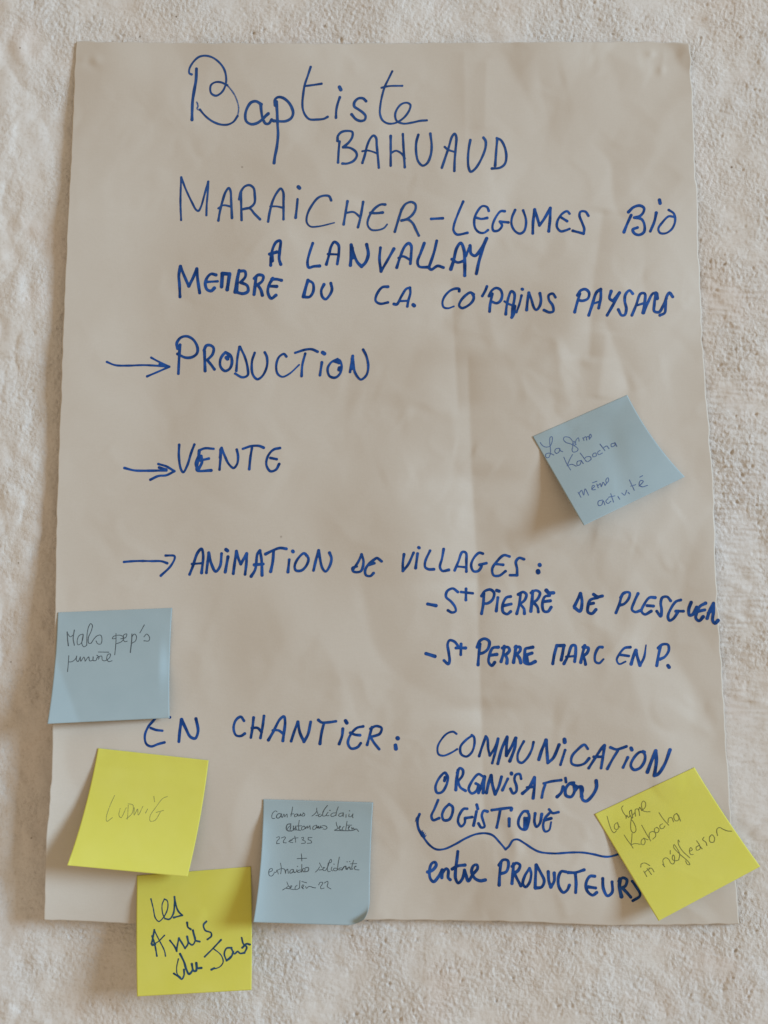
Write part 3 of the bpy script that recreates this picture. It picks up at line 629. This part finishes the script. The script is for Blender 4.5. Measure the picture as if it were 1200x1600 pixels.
# pale blue, bottom centre
def corner_curl(u, v): return 6.0 * (np.maximum(u + v - 1.80, 0) / 0.20) ** 2 + 3.2 * np.exp(-u / 0.09) * sstep(0.05, 0.3, v)
e, hf = make_note([(411, 1249), (583, 1254), (578, 1447), (396, 1441)], (13, 4.0), M_BLUE, "pale blue sticky note filled with small pen writing at the bottom edge of the sheet", GB, bow=(-4, 2), curl=corner_curl, under=0.0006)
T5 = (390, 1240, 6)
NA, NB, NC, ND = (415, 1250, 15), (485, 1250, 15), (415, 1330, 15), (485, 1330, 15)
for parts in (
    [(NA, "270,275 235,255 180,290 150,350 155,430 215,430; w18|370,330 310,320 265,360 255,410 300,425 350,380 375,325/ 370,400 400,400; 400,400 430,330 450,395/ 500,330 510,400; 635,165 620,260 595,380; 590,330 660,325; 720,330 685,345 680,390 720,385 750,350 735,325; 760,330 765,370 790,375 820,320 825,370; 880,300 920,330 910,370 850,370 860,340 885,320")],
    [(NB, "150,190 150,240 175,320; 150,270 100,330 40,375; 130,365 180,355; 230,330 190,350 200,390 250,375 265,345; w17|400,130 330,220 295,290; 295,290 290,370 340,375 380,350; 415,290 375,345 395,370 435,365; w17|455,240; 600,300 520,310 480,350 495,385 560,375 600,340; 655,160 620,260 600,370; 770,300 690,320 660,365 700,385 750,360 775,305/ 770,385; 840,340 835,405; 910,330 905,390 960,385 1000,325/ 990,390 1000,415; w15|915,250")],
    [(NA, "w21|590,560 520,570 490,620 490,690 520,720 610,725; w18|590,560 590,640 575,690; 580,600 530,650 510,690; w18|655,610 650,690/ 700,650 710,610/ 715,700; 790,480 775,600 780,700; 740,610 850,605; 610,725 680,700 760,705 820,715; 900,610 850,640 850,700 900,690 930,640 905,615; 940,660 980,610/ 985,660 1040,600/ 1050,685; w20|930,662 940,665; 1190,590 1120,620 1110,685 1160,685 1190,640"),
     (NB, "w17|150,600 165,660 195,610 205,665 240,640/ 250,610; 290,600 350,605 395,650 360,685 300,680; 250,655 290,640")],
    [(NB, "605,520 620,600 655,665; 640,670 570,705; 680,660 710,620 690,610 675,660 700,700 730,690; 790,620 755,650 760,700; 860,500 845,600 830,700; 850,590 970,590; 890,660 925,620 900,620 890,670 910,700; 970,640 975,690 1010,650 1030,690 1080,680 1130,735; w18|570,710 700,715 850,720 1000,710 1060,682")],
    [(NA, "260,880 320,860 320,910 270,960 260,1025/ 325,1020; 370,890 450,865 470,880 420,960 420,1000/ 490,1005")],
    [(NA, "540,975 620,940 600,930 560,960 570,985 640,1000; 620,940 640,905 760,885; 685,850 700,920 705,990")],
    [(NA, "840,890 890,875 890,915 860,935/ 930,970 930,1005 840,1020; 1085,880 1000,880/ 1000,930 1060,950 1080,1000 980,1015")],
    [(NC, "840,60 850,230; 740,175 960,165")],
    [(NC, "90,490 160,450 150,405 100,420 75,480 90,570 150,580 200,520; 200,490 240,500 270,440/ 300,535; 350,280 370,400 355,530; 290,440 380,405 440,420; 450,425 470,520/ 480,450 520,420/ 535,520; w17|640,430 590,440 570,510 610,510 655,460 650,430/ 670,500 700,490; 735,430 730,480; w14|745,355; 830,440 770,450 750,490 800,495 850,460; 850,310 850,490; 900,480 930,430 890,400 870,450 900,490; w19|940,390 1000,380 1010,430 990,470 930,480")],
    [(ND, "215,275 240,330 270,380; 215,370 180,430 120,490; w17|210,440 300,430; 300,400 340,390 310,380 295,440 350,455 370,430; 370,430 420,340 450,230 480,190 500,215 480,265 430,272; 420,280 400,430 420,480 470,470; 505,370 490,440 520,460; w14|550,300; 620,400 560,400 540,440 600,460 640,420; 680,140 650,300 640,440; 730,390 680,400 670,440 720,430; w22|740,440 790,370 830,350 840,420 870,420; w22|870,400 920,370 940,420 990,415; w14|860,245; w14|920,240; 1015,215 990,300 970,390; 940,295 1085,290; 1030,380 1080,350 1050,350 1040,420 1140,440")],
    [(NC, "500,720 530,800 580,860; 520,830 480,860 400,910; w17|490,870 560,880; 590,860 620,810 590,810 580,880 640,895; 740,800 700,830 690,890; 640,895 740,895 800,860; 805,690 795,850; 870,850 900,800 870,790 850,850 890,880; 940,830 960,870 1010,830 1060,830 1110,850 1170,860; 850,710 960,740")],
    [(ND, "195,790 230,730 290,735 270,790 240,830 250,880 320,865; 330,745 400,705 415,740 395,810 400,835 480,885")]):
    write("handwritten_word", ABS, cat(*[(t, q, 13.5) for t, q in parts]), hf, M_PEN, e, 1, 0.06)

# yellow, lower right
e, hf = make_note([(929, 1272), (1085, 1199), (1188, 1354), (1029, 1439)], (12, 4.0), M_YELL, "yellow sticky note tilted across the sheet's lower right corner, three pencilled lines", GB, bow=(0, 2))
T6 = (920, 1190, 4.2857)
E6, F6 = (940, 1245, 9.23), (990, 1285, 7.5)
for t6, w6, s in ((E6, 9, "80,280 110,390 150,490 180,520 215,490; 230,370 190,400 190,460 230,470 245,420 230,370/ 240,410 265,440"),
          (E6, 9, "310,130 290,160 310,220 350,280 355,315 365,265 390,300 410,270; w11|430,190 405,210 410,260 440,310; w11|430,190 440,250 450,300; 430,300 420,400 430,490 465,520 495,490 490,430 450,350 430,330; 455,260 480,230 490,280/ 490,180 530,180 550,270; 535,200 550,150 580,200/ 630,150 635,90 605,60 580,90 580,150 600,200 640,215 700,215"),
          (E6, 9, "325,550 370,620 430,700 455,740; 440,530 435,620 425,690; 430,690 480,675 560,685; 620,600 580,620 575,680 610,690 630,640 610,595/ 640,610 670,620; 580,410 640,520 710,635; 690,590 690,530 730,500 775,520 780,570 740,610; 800,440 765,460 770,510 810,515 830,470 800,440; 880,390 845,410 850,455 890,455 915,420; 830,230 890,320 970,410; 960,370 970,310 1010,300 1040,360; 1080,240 1045,270 1060,340 1100,345 1120,290 1085,240/ 1120,300 1140,350"),
          (F6, 8, "120,570 155,635; 130,590 160,560 190,545; 160,540 210,610; 180,535 215,540 240,580; 85,525 90,490 130,475 190,505"),
          (F6, 8, "340,490 365,520; 355,500 345,440 375,415 410,430 440,480 470,485 480,400 465,380 455,430 490,450 530,440; 430,330 430,370; 530,440 540,370 500,290 475,260 470,290 540,370 610,430 650,470 660,495 630,490 610,450; 540,230 525,205 525,250 570,330 660,415; 655,340 690,320 670,295 655,330 670,375 700,375; 770,270 735,290 740,325 780,310 775,270 740,215; 770,270 805,310; 825,175 810,200 850,235 860,270; 910,150 890,180 900,230 940,230 950,180 920,145 890,170; 985,155 975,110; 975,120 980,75 1010,60 1050,80 1100,100 1150,103")):
    write("handwritten_word", t6, s, hf, M_GREY, e, w6, 0.05)
